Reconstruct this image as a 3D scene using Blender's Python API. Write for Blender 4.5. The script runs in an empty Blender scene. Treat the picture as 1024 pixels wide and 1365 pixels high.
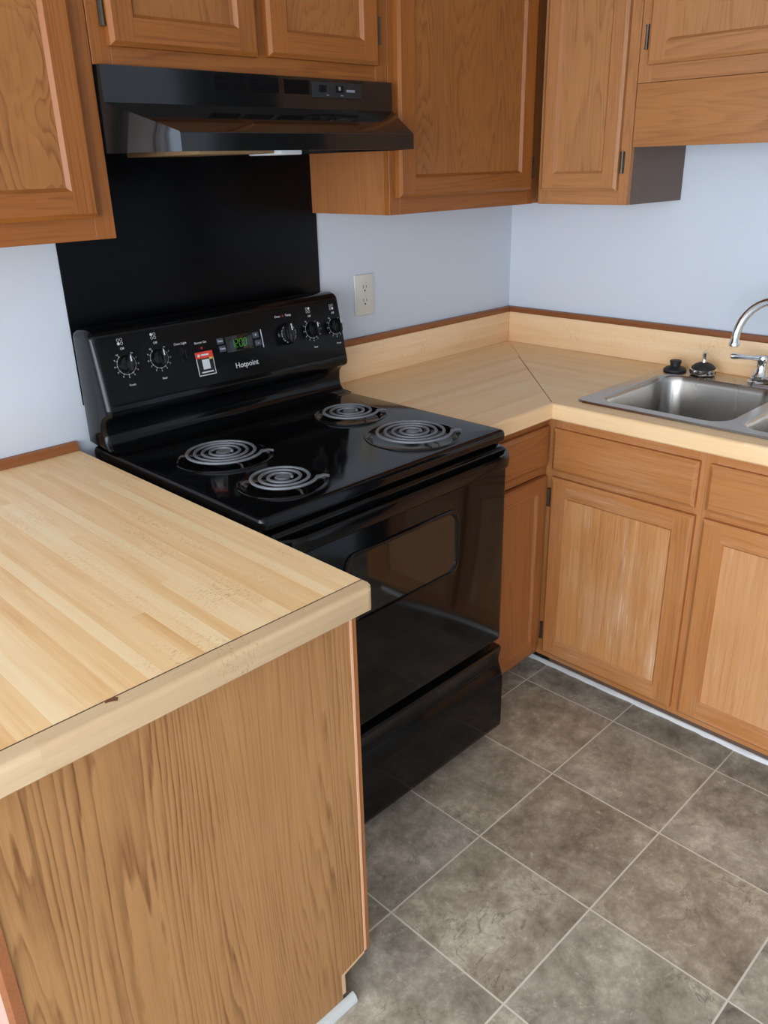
import bpy, bmesh, math, random
from mathutils import Vector, Matrix

random.seed(7)
SC = bpy.context.scene
COL = SC.collection

# ------------------------------------------------------------------ camera
CAM_P = Vector((-0.825456, -1.885127, 1.534207))
YAW, PITCH, ROLL, FPX = 0.774347, 0.400221, -0.025695, 1095.28
cd = bpy.data.cameras.new('camera'); cam = bpy.data.objects.new('camera', cd); COL.objects.link(cam)
_f = Vector((math.sin(YAW)*math.cos(PITCH), math.cos(YAW)*math.cos(PITCH), -math.sin(PITCH)))
_r0 = Vector((math.cos(YAW), -math.sin(YAW), 0)); _u0 = _r0.cross(_f)
_r = math.cos(ROLL)*_r0 + math.sin(ROLL)*_u0
_u = -math.sin(ROLL)*_r0 + math.cos(ROLL)*_u0
M = Matrix((_r, _u, -_f)).transposed().to_4x4(); M.translation = CAM_P
cam.matrix_world = M
cd.sensor_fit = 'VERTICAL'; cd.sensor_height = 24.0; cd.lens = 24.0*FPX/1365.0
cd.clip_start = 0.02
SC.camera = cam

# ------------------------------------------------------------------ light
w = bpy.data.worlds.new('daylight'); SC.world = w; w.use_nodes = True
bg = w.node_tree.nodes['Background']
bg.inputs[0].default_value = (0.66, 0.80, 1.0, 1); bg.inputs[1].default_value = 3.3

def area(name, loc, rot, sx, sy, power, col):
    l = bpy.data.lights.new(name, 'AREA'); l.shape = 'RECTANGLE'; l.size = sx; l.size_y = sy
    l.energy = power; l.color = col
    o = bpy.data.objects.new(name, l); COL.objects.link(o); o.location = loc; o.rotation_euler = rot
    return o
# daylight entering by the wide glazed opening in the left wall and fill from an added rear window
area('patio_daylight', (-3.17, -2.15, 1.20), (0, -math.pi/2, 0), 1.80, 2.9, 64, (0.98, 0.98, 0.98))
area('rear_fill', (-2.5, -4.27, 1.25), (math.pi/2, 0, 0), .95, 1.7, 9, (1.0, 0.98, 0.95))

SC.view_settings.view_transform = 'Standard'; SC.view_settings.look = 'None'
SC.view_settings.gamma = 1.0; SC.view_settings.use_curve_mapping = False
SC.view_settings.exposure = 0.48

# ------------------------------------------------------------------ node helpers
def lin(r, g, b):
    f = lambda c: (c/12.92 if c <= .04045 else ((c+.055)/1.055)**2.4)
    return (f(r/255), f(g/255), f(b/255), 1)

class NT:
    def __init__(s, name):
        s.m = bpy.data.materials.new(name); s.m.use_nodes = True
        s.t = s.m.node_tree; s.b = s.t.nodes['Principled BSDF']
    def n(s, typ, **kw):
        x = s.t.nodes.new(typ)
        for k, v in kw.items():
            setattr(x, k, v)
        return x
    def l(s, a, b): s.t.links.new(a, b)
    def math(s, op, a, b=None, c=None):
        x = s.n('ShaderNodeMath', operation=op)
        for i, q in enumerate((a, b, c)):
            if q is None: continue
            if isinstance(q, (int, float)): x.inputs[i].default_value = q
            else: s.l(q, x.inputs[i])
        return x.outputs[0]
    def mix(s, fac, a, b, mode='MIX'):
        x = s.n('ShaderNodeMix', data_type='RGBA', blend_type=mode)
        for i, q in ((0, fac), (6, a), (7, b)):
            if isinstance(q, (int, float)): x.inputs[i].default_value = q
            elif isinstance(q, tuple): x.inputs[i].default_value = q
            else: s.l(q, x.inputs[i])
        return x.outputs[2]
    def ramp(s, fac, stops):
        x = s.n('ShaderNodeValToRGB'); e = x.color_ramp.elements
        while len(e) < len(stops): e.new(0.5)
        for el, (p, c) in zip(e, stops):
            el.position = p; el.color = c
        s.l(fac, x.inputs[0]); return x.outputs[0]
    def coords(s, rand=True):
        tc = s.n('ShaderNodeTexCoord'); out = tc.outputs['Object']
        if rand:
            oi = s.n('ShaderNodeObjectInfo')
            cb = s.n('ShaderNodeCombineXYZ')
            s.l(s.math('MULTIPLY', oi.outputs['Random'], 31.7), cb.inputs[0])
            s.l(s.math('MULTIPLY', oi.outputs['Random'], 17.3), cb.inputs[1])
            s.l(s.math('MULTIPLY', oi.outputs['Random'], 23.9), cb.inputs[2])
            a = s.n('ShaderNodeVectorMath', operation='ADD')
            s.l(out, a.inputs[0]); s.l(cb.outputs[0], a.inputs[1]); out = a.outputs[0]
        return out
    def scale(s, vec, sc):
        a = s.n('ShaderNodeVectorMath', operation='MULTIPLY')
        s.l(vec, a.inputs[0]); a.inputs[1].default_value = sc; return a.outputs[0]
    def noise(s, vec, scale, detail=2, rough=.5, dist=0):
        x = s.n('ShaderNodeTexNoise'); x.inputs['Scale'].default_value = scale
        x.inputs['Detail'].default_value = detail; x.inputs['Roughness'].default_value = rough
        x.inputs['Distortion'].default_value = dist
        s.l(vec, x.inputs['Vector']); return x.outputs[0]
    def bump(s, h, strength, dist=.001):
        x = s.n('ShaderNodeBump'); x.inputs['Strength'].default_value = strength
        x.inputs['Distance'].default_value = dist; s.l(h, x.inputs['Height'])
        s.l(x.outputs[0], s.b.inputs['Normal'])

def plain(name, col, rough=.5, metal=0, spec=.5, coat=0, emit=None, estr=0):
    t = NT(name); t.b.inputs['Base Color'].default_value = col
    t.b.inputs['Roughness'].default_value = rough; t.b.inputs['Metallic'].default_value = metal
    t.b.inputs['Specular IOR Level'].default_value = spec
    t.b.inputs['Coat Weight'].default_value = coat; t.b.inputs['Coat Roughness'].default_value = .05
    if emit:
        t.b.inputs['Emission Color'].default_value = emit; t.b.inputs['Emission Strength'].default_value = estr
    # a faint procedural unevenness so no surface is perfectly uniform
    n = t.noise(t.coords(False), 35, 3)
    t.l(t.math('ADD', rough-.03, t.math('MULTIPLY', n, .06)), t.b.inputs['Roughness'])
    return t.m

def oak(name, light, dark, axis, freq=34, ring=.42, pore=.32, worn=0, rough=.42, base=4.0, along=.10, spec=.4, streak=.5, lines=70):
    t = NT(name); c = t.coords()
    ix = 'xyz'.index(axis)
    st = [1, 1, 1]; st[ix] = along
    n1 = t.noise(t.scale(c, tuple(st)), base, 1.2, .4, .1)
    sp = t.n('ShaderNodeSeparateXYZ'); t.l(c, sp.inputs[0])
    oth = [i for i in range(3) if i != ix]
    lin_ = t.math('MULTIPLY', t.math('ADD', sp.outputs[oth[0]], t.math('MULTIPLY', sp.outputs[oth[1]], .83)), lines)
    st = [1, 1, 1]; st[ix] = .35
    nw = t.noise(t.scale(c, tuple(st)), 60, 2, .5)          # small wobble of the growth lines
    st = [1, 1, 1]; st[ix] = .03
    nm = t.noise(t.scale(c, tuple(st)), 22, 2, .6)
    rv = t.math('FRACT', t.math('ADD', t.math('ADD', lin_, t.math('MULTIPLY', n1, freq)), t.math('ADD', t.math('MULTIPLY', nw, .35), t.math('MULTIPLY', nm, 5.5))))
    # ring strength drifts from board area to board area
    st = [1, 1, 1]; st[ix] = .12
    na = t.ramp(t.noise(t.scale(c, tuple(st)), 13, 2, .5), [(.36, (.25, .25, .25, 1)), (.62, (1, 1, 1, 1))])
    late = t.math('MULTIPLY', t.math('POWER', rv, 3.5), t.ramp(rv, [(.86, (1, 1, 1, 1)), (1, (0, 0, 0, 1))]))                         # thin dark late wood lines
    soft = t.math('MULTIPLY', t.ramp(rv, [(0, (0, 0, 0, 1)), (.8, (1, 1, 1, 1)), (1, (0, 0, 0, 1))]), .25)
    st = [260, 260, 260]; st[ix] = 7
    n2 = t.noise(t.scale(c, tuple(st)), 1.0, 2, .6)
    pr = t.ramp(n2, [(.46, (0, 0, 0, 1)), (.66, (1, 1, 1, 1))])
    st = [34, 34, 34]; st[ix] = .7
    n3 = t.noise(t.scale(c, tuple(st)), 1.0, 3, .6)
    n4 = t.noise(c, 3.0, 2)
    f = t.math('ADD', t.math('MULTIPLY', t.math('MULTIPLY', t.math('ADD', late, soft), na), ring), t.math('MULTIPLY', t.math('MULTIPLY', pr, t.math('ADD', late, .45)), pore))
    f = t.math('ADD', f, t.math('MULTIPLY', t.math('SUBTRACT', n3, .45), streak))
    f = t.math('ADD', f, t.math('MULTIPLY', t.math('SUBTRACT', n4, .5), .35))
    fc = t.n('ShaderNodeClamp'); t.l(f, fc.inputs[0])
    col = t.mix(fc.outputs[0], light, dark)
    if worn:
        st = [30, 30, 30]; st[ix] = 1.6
        n6 = t.noise(t.scale(c, tuple(st)), 1.0, 4, .7)
        n5 = t.noise(c, 5, 2)
        wv = t.ramp(t.math('ADD', t.math('MULTIPLY', n6, .75), t.math('MULTIPLY', n5, .35)), [(.50, (0, 0, 0, 1)), (.74, (1, 1, 1, 1))])
        col = t.mix(t.math('MULTIPLY', wv, worn*.6), col, lin(222, 184, 148))
        st = [210, 210, 210]; st[ix] = 7
        n7 = t.noise(t.scale(c, tuple(st)), 1.0, 3, .65)
        fl = t.math('MULTIPLY', t.ramp(n7, [(.58, (0, 0, 0, 1)), (.68, (1, 1, 1, 1))]), t.math('ADD', t.math('MULTIPLY', wv, .9), .06))
        col = t.mix(t.math('MULTIPLY', fl, worn), col, lin(232, 204, 176))
        dk = t.math('MULTIPLY', t.ramp(n7, [(.30, (1, 1, 1, 1)), (.38, (0, 0, 0, 1))]), t.math('SUBTRACT', 1, wv))
        col = t.mix(t.math('MULTIPLY', dk, worn*.5), col, lin(104, 62, 34))
    t.l(col, t.b.inputs['Base Color'])
    t.b.inputs['Roughness'].default_value = rough
    t.b.inputs['Specular IOR Level'].default_value = spec
    t.bump(pr, .12, .0006)
    return t.m

def butcher(name, along, across, w=.022, ln=1.3, tones=None, contrast=1.0):
    t = NT(name); c = t.coords(False)
    s = t.n('ShaderNodeSeparateXYZ'); t.l(c, s.inputs[0])
    A = s.outputs['xyz'.index(along)]; B = s.outputs['xyz'.index(across)]
    ci = t.math('FLOOR', t.math('DIVIDE', t.math('ADD', B, 10.003), w))
    wn = t.n('ShaderNodeTexWhiteNoise', noise_dimensions='1D'); t.l(ci, wn.inputs['W'])
    cj = t.math('FLOOR', t.math('DIVIDE', t.math('ADD', A, t.math('ADD', 20, t.math('MULTIPLY', wn.outputs[0], 7))), ln))
    cb = t.n('ShaderNodeCombineXYZ'); t.l(ci, cb.inputs[0]); t.l(cj, cb.inputs[1])
    w2 = t.n('ShaderNodeTexWhiteNoise', noise_dimensions='2D'); t.l(cb.outputs[0], w2.inputs['Vector'])
    tn = tones or [(0, lin(224, 168, 110)), (.3, lin(242, 197, 140)), (.6, lin(252, 217, 166)), (1, lin(255, 232, 190))]
    # grain per strip
    off = t.n('ShaderNodeVectorMath', operation='ADD'); t.l(c, off.inputs[0])
    sc = t.scale(w2.outputs[1], (9, 9, 9)); t.l(sc, off.inputs[1])
    st = [1, 1, 1]; st['xyz'.index(along)] = .05
    g1 = t.noise(t.scale(off.outputs[0], tuple(st)), 110, 3, .6)
    st = [1, 1, 1]; st['xyz'.index(along)] = .07
    g2 = t.noise(t.scale(off.outputs[0], tuple(st)), 26, 2, .5)
    v = t.math('ADD', t.math('MULTIPLY', w2.outputs[0], .5*contrast), t.math('MULTIPLY', g2, .62))
    v = t.math('ADD', v, t.math('MULTIPLY', t.math('SUBTRACT', g1, .5), .55))
    v = t.math('ADD', v, .12*(1-contrast)*2-.06)
    col = t.ramp(v, tn)
    # small dark flecks across the grain
    st = [1, 1, 1]; st['xyz'.index(along)] = 3.5
    fl = t.noise(t.scale(off.outputs[0], tuple(st)), 130, 2, .6)
    wv = t.math('MULTIPLY', t.math('GREATER_THAN', w2.outputs[0], .45), 1.0)
    g3 = t.noise(c, 7, 2, .5)
    fm = t.math('MULTIPLY', t.ramp(fl, [(.56, (0, 0, 0, 1)), (.66, (1, 1, 1, 1))]), t.ramp(g3, [(.5, (0, 0, 0, 1)), (.68, (1, 1, 1, 1))]))
    col = t.mix(t.math('MULTIPLY', t.math('MULTIPLY', fm, wv), .5), col, lin(176, 118, 66))
    t.l(col, t.b.inputs['Base Color'])
    t.b.inputs['Roughness'].default_value = .4; t.b.inputs['Specular IOR Level'].default_value = .22
    return t.m

# ------------------------------------------------------------------ materials
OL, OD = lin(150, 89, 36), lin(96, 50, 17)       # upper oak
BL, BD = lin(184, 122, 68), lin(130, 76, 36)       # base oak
M_ = {}
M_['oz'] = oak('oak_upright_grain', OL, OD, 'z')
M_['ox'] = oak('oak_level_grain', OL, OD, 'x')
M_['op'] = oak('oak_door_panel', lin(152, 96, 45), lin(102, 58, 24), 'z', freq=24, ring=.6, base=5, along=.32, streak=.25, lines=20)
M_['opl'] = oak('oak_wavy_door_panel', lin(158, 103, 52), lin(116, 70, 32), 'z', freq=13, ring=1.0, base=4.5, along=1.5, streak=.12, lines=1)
M_['orz'] = oak('oak_upright_pale', lin(170, 116, 70), lin(122, 76, 42), 'z')
M_['ory'] = oak('oak_level_pale', lin(170, 116, 70), lin(122, 76, 42), 'y')
M_['orp'] = oak('oak_panel_pale', lin(170, 118, 72), lin(122, 76, 42), 'z', freq=22, ring=.65, base=5, along=.3, streak=.25, lines=14)
M_['bz'] = oak('base_oak_upright', BL, BD, 'z', worn=.2, ring=.25, streak=.7, lines=40)
M_['by'] = oak('base_oak_level', BL, BD, 'y', worn=.35, ring=.25, streak=.7, lines=40)
M_['bx'] = oak('base_oak_level_x', lin(166, 104, 56), lin(116, 66, 32), 'x')
M_['bzd'] = oak('base_oak_upright_warm', lin(166, 104, 56), lin(116, 66, 32), 'z')
M_['bp'] = oak('base_oak_panel', lin(202, 146, 94), lin(156, 102, 58), 'z', freq=18, ring=.25, worn=.3, streak=.6, lines=30)
M_['bpw'] = oak('base_oak_panel_worn', lin(202, 142, 86), lin(146, 90, 48), 'z', freq=16, ring=.2, worn=.85, streak=.8, lines=30)
M_['end'] = oak('end_panel_veneer', lin(178, 130, 82), lin(118, 76, 40), 'z', freq=44, ring=.8, pore=.35, base=3.4, along=.13, rough=.5, spec=.3, streak=.3, lines=95)
M_['side'] = oak('cabinet_side_veneer', lin(168, 108, 62), lin(132, 78, 40), 'z', freq=18, ring=.3)
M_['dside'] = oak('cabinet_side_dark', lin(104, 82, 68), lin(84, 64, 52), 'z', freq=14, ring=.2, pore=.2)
M_['raw'] = plain('raw_wood_edge', lin(226, 172, 136), .7)
M_['rawpale'] = plain('raw_board_edge', lin(206, 170, 130), .8)
M_['trimx'] = oak('stained_trim_x', lin(150, 92, 52), lin(104, 60, 32), 'x', ring=.3)
M_['trimy'] = oak('stained_trim_y', lin(140, 84, 48), lin(98, 56, 30), 'y', ring=.3)
M_['pen_top'] = butcher('butcher_block_laminate_y', 'y', 'x')
M_['pen_edge'] = butcher('butcher_edge_x', 'x', 'z', w=.05, ln=.8, contrast=.5, tones=[(0, lin(188, 152, 114)), (.5, lin(212, 180, 140)), (1, lin(226, 200, 162))])
M_['bk_top'] = butcher('butcher_block_laminate_x', 'x', 'y', w=.04, contrast=.55, tones=[(0, lin(234, 188, 132)), (.5, lin(249, 212, 160)), (1, lin(254, 228, 186))])
M_['rt_top'] = butcher('butcher_block_laminate_right', 'y', 'x', w=.04, contrast=.5, tones=[(0, lin(234, 188, 132)), (.5, lin(249, 212, 160)), (1, lin(254, 228, 186))])
SPL = [(0, lin(226, 182, 130)), (.45, lin(240, 204, 158)), (1, lin(250, 224, 188))]
M_['bk_splash'] = butcher('butcher_splash_x', 'x', 'z', w=.035, contrast=.6, tones=SPL)
M_['rt_splash'] = butcher('butcher_splash_y', 'y', 'z', w=.035, contrast=.6, tones=SPL)
M_['rt_edge'] = butcher('butcher_edge_y', 'y', 'z', w=.05, contrast=.5, tones=SPL)
M_['bk_edge'] = butcher('butcher_edge_back', 'x', 'z', w=.05, contrast=.5, tones=SPL)
M_['seam'] = plain('dark_laminate_seam', lin(70, 46, 28), .6)
M_['black'] = plain('black_enamel', (.003, .0035, .0042, 1), .09, spec=.28)
M_['blackp'] = plain('black_control_panel', (.0045, .0048, .0052, 1), .25, spec=.14)
M_['hood'] = plain('black_hood_paint', (.0065, .0068, .007, 1), .09, spec=.55)
M_['hood2'] = plain('dark_grey_hood_plastic', (.022, .023, .024, 1), .45, spec=.2)
M_['sheet'] = plain('black_sheet', (.0022, .0025, .0032, 1), .3, spec=.12)
M_['glass'] = plain('dark_oven_glass', (.006, .0055, .005, 1), .05, spec=.6)
M_['coil'] = plain('burner_coil_metal', (.21, .22, .24, 1), .5, metal=.4)
M_['darkmetal'] = plain('dark_bronze', (.075, .058, .042, 1), .45, metal=.6)
M_['chrome'] = plain('chrome', (.78, .79, .80, 1), .06, metal=1)
M_['white_print'] = plain('white_print', (.62, .64, .66, 1), .5)
M_['grey_print'] = plain('grey_print', (.23, .25, .27, 1), .5)
M_['red'] = plain('red_print', lin(214, 62, 40), .4)
M_['redlamp'] = plain('red_indicator', lin(150, 30, 24), .3)
M_['yellow'] = plain('yellow_print', lin(226, 190, 70), .4)
M_['stick'] = plain('sticker_black', lin(20, 22, 24), .35)
M_['paper'] = plain('sticker_white', lin(205, 208, 208), .5)
M_['btn'] = plain('grey_button', lin(62, 70, 80), .4)
M_['green'] = plain('green_digits', (.02, .1, .0, 1), .5, emit=(.17, .95, .03, 1), estr=.16)
M_['rubber'] = plain('black_rubber', (.014, .014, .015, 1), .55)
M_['plate'] = plain('ivory_plastic', lin(214, 212, 200), .35)
M_['slot'] = plain('socket_slot', lin(40, 36, 32), .6)
M_['white'] = plain('white_paint', lin(226, 226, 224), .55)
M_['lens'] = plain('frosted_lens', lin(214, 220, 224), .35)
M_['filter'] = plain('grease_filter', lin(150, 122, 88), .5, metal=.3)
M_['vinyl'] = plain('pale_base_strip', lin(206, 208, 204), .5)
M_['pale_back'] = plain('pale_pink_back_panel', lin(196, 152, 136), .6)
M_['chip'] = plain('chipped_edge', lin(110, 66, 34), .8)

def steel():
    t = NT('brushed_steel'); c = t.coords(False)
    n = t.noise(t.scale(c, (8, 60, 8)), 1, 2)
    t.l(t.math('ADD', .26, t.math('MULTIPLY', n, .02)), t.b.inputs['Roughness'])
    t.b.inputs['Base Color'].default_value = (.46, .435, .40, 1); t.b.inputs['Metallic'].default_value = 1
    return t.m
M_['steel'] = steel()

def wallmat(name, col):
    t = NT(name); c = t.coords(False)
    n = t.noise(c, 180, 3); n2 = t.noise(c, 2.5, 3)
    t.l(t.mix(t.math('MULTIPLY', n2, .12), col, tuple(x*.9 for x in col[:3])+(1,)), t.b.inputs['Base Color'])
    t.b.inputs['Roughness'].default_value = .6; t.b.inputs['Specular IOR Level'].default_value = .3
    t.bump(n, .06, .001)
    return t.m
M_['wall'] = wallmat('wall_paint', lin(206, 214, 223))
M_['hall'] = wallmat('added_hall_dark', lin(84, 80, 76))  # dark colour chosen to keep reflections in the black surfaces dark
M_['ceil'] = wallmat('ceiling_paint', lin(226, 226, 224))

TILE, TX, TY = .312, .417, -.924
def floormat():
    t = NT('slate_tile_floor'); c = t.coords(False)
    s = t.n('ShaderNodeSeparateXYZ'); t.l(c, s.inputs[0])
    u = t.math('DIVIDE', t.math('SUBTRACT', s.outputs[0], TX-30*TILE), TILE)
    v = t.math('DIVIDE', t.math('SUBTRACT', s.outputs[1], TY-30*TILE), TILE)
    iu, iv = t.math('FLOOR', u), t.math('FLOOR', v)
    fu, fv = t.math('FRACT', u), t.math('FRACT', v)
    du = t.math('MINIMUM', fu, t.math('SUBTRACT', 1, fu)); dv = t.math('MINIMUM', fv, t.math('SUBTRACT', 1, fv))
    d = t.math('MINIMUM', du, dv)
    cb = t.n('ShaderNodeCombineXYZ'); t.l(iu, cb.inputs[0]); t.l(iv, cb.inputs[1])
    wn = t.n('ShaderNodeTexWhiteNoise', noise_dimensions='2D'); t.l(cb.outputs[0], wn.inputs['Vector'])
    off = t.n('ShaderNodeVectorMath', operation='ADD'); t.l(c, off.inputs[0]); t.l(t.scale(wn.outputs[1], (7, 7, 7)), off.inputs[1])
    p = off.outputs[0]
    a = t.noise(p, 9, 9, .72, .25); b = t.noise(p, 3.0, 3, .5, .3); e = t.noise(p, 42, 6, .8, .2)
    val = t.math('ADD', t.math('MULTIPLY', a, .66), t.math('ADD', t.math('MULTIPLY', b, .22), t.math('MULTIPLY', e, .28)))
    grey = t.ramp(val, [(.40, lin(104, 95, 86)), (.52, lin(148, 137, 124)), (.62, lin(176, 164, 150)), (.74, lin(218, 207, 190))])
    brown = t.ramp(val, [(.40, lin(96, 82, 67)), (.52, lin(142, 125, 106)), (.62, lin(170, 152, 132)), (.74, lin(214, 199, 176))])
    col = t.mix(t.math('MULTIPLY', t.math('ADD', wn.outputs[0], t.math('SUBTRACT', b, .5)), .9), grey, brown)
    # dark cleft marks
    vo = t.n('ShaderNodeTexNoise'); vo.inputs['Scale'].default_value = 9; vo.inputs['Detail'].default_value = 4; vo.inputs['Distortion'].default_value = 1.5
    t.l(p, vo.inputs['Vector'])
    cl = t.ramp(t.math('ABSOLUTE', t.math('SUBTRACT', vo.outputs[0], .56)), [(0, (1, 1, 1, 1)), (.012, (0, 0, 0, 1))])
    sel = t.ramp(b, [(.5, (0, 0, 0, 1)), (.62, (1, 1, 1, 1))])
    col = t.mix(t.math('MULTIPLY', t.math('MULTIPLY', cl, sel), .45), col, lin(48, 40, 34))
    vl = t.noise(p, 6, 5, .6, 1.2)
    lv = t.ramp(t.math('ABSOLUTE', t.math('SUBTRACT', vl, .47)), [(0, (1, 1, 1, 1)), (.010, (0, 0, 0, 1))])
    s2 = t.ramp(e, [(.48, (0, 0, 0, 1)), (.6, (1, 1, 1, 1))])
    col = t.mix(t.math('MULTIPLY', t.math('MULTIPLY', lv, s2), .5), col, lin(226, 212, 190))
    col = t.mix(1.0, col, (1.04, 1.085, 1.07, 1), 'MULTIPLY')
    g = t.math('LESS_THAN', d, .0068)
    col = t.mix(g, col, lin(220, 213, 197))
    t.l(col, t.b.inputs['Base Color'])
    t.l(t.math('ADD', .36, t.math('MULTIPLY', a, .2)), t.b.inputs['Roughness'])
    t.b.inputs['Specular IOR Level'].default_value = .4
    h = t.math('ADD', t.math('MULTIPLY', val, .8), t.math('MULTIPLY', cl, -.3))
    t.bump(t.math('SUBTRACT', h, t.math('MULTIPLY', g, .5)), .22, .003)
    return t.m
M_['floor'] = floormat()

# ------------------------------------------------------------------ mesh helpers
ORG = {}     # object name -> world origin of the thing it belongs to
class MB:
    def __init__(s): s.bm = bmesh.new()
    def quad(s, pts, mi=0, hint=None):
        vs = [s.bm.verts.new(p) for p in pts]
        f = s.bm.faces.new(vs); f.material_index = mi
        if hint is not None:
            f.normal_update()
            if f.normal.dot(Vector(hint)) < 0: f.normal_flip()
        return f
    def box(s, x0, x1, y0, y1, z0, z1, mi=0, bev=0, seg=2):
        x0, x1 = min(x0, x1), max(x0, x1); y0, y1 = min(y0, y1), max(y0, y1); z0, z1 = min(z0, z1), max(z0, z1)
        v = [s.bm.verts.new((x, y, z)) for x in (x0, x1) for y in (y0, y1) for z in (z0, z1)]
        fs = []
        for q in ((0, 1, 3, 2), (4, 6, 7, 5), (0, 4, 5, 1), (2, 3, 7, 6), (0, 2, 6, 4), (1, 5, 7, 3)):
            f = s.bm.faces.new([v[i] for i in q]); f.material_index = mi; fs.append(f)
        if bev:
            es = list({e for f in fs for e in f.edges})
            r = bmesh.ops.bevel(s.bm, geom=es, offset=bev, segments=seg, affect='EDGES', profile=.5)
            for f in r['faces']: f.material_index = mi
        return s
    def loft(s, rings, mi=0, cap0=True, cap1=True, close=True):
        R = [[s.bm.verts.new(p) for p in r] for r in rings]
        n = len(R[0])
        for a, b in zip(R, R[1:]):
            for i in range(n if close else n-1):
                j = (i+1) % n
                f = s.bm.faces.new((a[i], a[j], b[j], b[i])); f.material_index = mi
        if cap0: f = s.bm.faces.new(list(reversed(R[0]))); f.material_index = mi
        if cap1: f = s.bm.faces.new(R[-1]); f.material_index = mi
        return R
    def prism(s, poly, axis, a, b, mi=0):
        def P(p, t):
            if axis == 'x': return (t, p[0], p[1])
            if axis == 'y': return (p[0], t, p[1])
            return (p[0], p[1], t)
        s.loft([[P(p, a) for p in poly], [P(p, b) for p in poly]], mi)
        return s
    def tube(s, path, r, seg=10, mi=0, sx=1.0, cap=True, up=None):
        path = [Vector(p) for p in path]; n = len(path); rings = []
        rr = r if isinstance(r, (list, tuple)) else [r]*n
        prev = None
        for i, p in enumerate(path):
            d = (path[min(i+1, n-1)]-path[max(i-1, 0)]).normalized()
            if up is not None: u = Vector(up)
            elif prev is None: u = Vector((0, 0, 1)) if abs(d.z) < .9 else Vector((1, 0, 0))
            else: u = prev
            a = (u - d*u.dot(d)).normalized(); b = d.cross(a); prev = a
            rings.append([p + a*math.cos(2*math.pi*k/seg)*rr[i]*sx + b*math.sin(2*math.pi*k/seg)*rr[i] for k in range(seg)])
        s.loft(rings, mi, cap, cap); return s
    def lathe(s, prof, mat, seg=32, mi=0, cap0=True, cap1=True):
        """prof: (radius, height) pairs; mat places the local z axis"""
        rings = [[mat @ Vector((r*math.cos(2*math.pi*k/seg), r*math.sin(2*math.pi*k/seg), h)) for k in range(seg)] for r, h in prof]
        s.loft(rings, mi, cap0, cap1); return s
    def fill(s, loops, mi=0, up=(0, 0, 1)):
        es = []
        for lp in loops:
            vs = [s.bm.verts.new(p) for p in lp]
            es += [s.bm.edges.new((vs[i], vs[(i+1) % len(vs)])) for i in range(len(vs))]
        r = bmesh.ops.triangle_fill(s.bm, use_beauty=True, use_dissolve=False, edges=es, normal=up)
        for g in r['geom']:
            if isinstance(g, bmesh.types.BMFace):
                g.material_index = mi; g.normal_update()
                if g.normal.dot(Vector(up)) < 0: g.normal_flip()
        return s
    def text(s, txt, size, mat, mi=0, depth=.0003, align='CENTER'):
        cu = bpy.data.curves.new('lettering', 'FONT'); cu.body = txt; cu.size = size
        cu.align_x = align; cu.align_y = 'CENTER'; cu.extrude = depth; cu.resolution_u = 3
        o = bpy.data.objects.new('lettering', cu); COL.objects.link(o)
        dg = bpy.context.evaluated_depsgraph_get(); dg.update()
        me = bpy.data.meshes.new_from_object(o.evaluated_get(dg))
        me.transform(mat)
        nf = len(s.bm.faces); s.bm.from_mesh(me); s.bm.faces.ensure_lookup_table()
        for f in list(s.bm.faces)[nf:]: f.material_index = mi
        bpy.data.objects.remove(o); bpy.data.meshes.remove(me); bpy.data.curves.remove(cu)
        return s
    def build(s, name, mats, parent=None, org=None, smooth=True, fix=True):
        if fix: bmesh.ops.recalc_face_normals(s.bm, faces=s.bm.faces[:])
        if parent is not None: o0 = ORG[parent.name]
        else: o0 = Vector(org) if org is not None else Vector((0, 0, 0))
        bmesh.ops.translate(s.bm, verts=s.bm.verts[:], vec=-o0)
        me = bpy.data.meshes.new(name); s.bm.to_mesh(me); s.bm.free()
        if not isinstance(mats, (list, tuple)): mats = [mats]
        for m in mats: me.materials.append(M_[m])
        if smooth:
            me.shade_smooth(); me.set_sharp_from_angle(angle=math.radians(32))
        o = bpy.data.objects.new(name, me); COL.objects.link(o)
        if parent is not None: o.parent = parent
        else: o.location = o0
        ORG[o.name] = o0
        return o

def thing(name, label, cat, loc, group=None):
    o = bpy.data.objects.new(name, None); COL.objects.link(o); o.location = loc
    o.empty_display_size = .05
    ORG[o.name] = Vector(loc)
    tag(o, label, cat, group); return o
def tag(o, label, cat, group=None):
    o['label'] = label; o['category'] = cat
    if group: o['group'] = group
    return o
def struct(o): o['kind'] = 'structure'; return o

def rrect(x0, x1, y0, y1, r, n=6):
    pts = []
    for cx, cy, a0 in ((x1-r, y1-r, 0), (x0+r, y1-r, 90), (x0+r, y0+r, 180), (x1-r, y0+r, 270)):
        for k in range(n+1):
            a = math.radians(a0+90*k/n); pts.append((cx+r*math.cos(a), cy+r*math.sin(a)))
    return pts
def circ(cx, cy, r, n=40): return [(cx+r*math.cos(2*math.pi*k/n), cy+r*math.sin(2*math.pi*k/n)) for k in range(n)]

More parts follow.
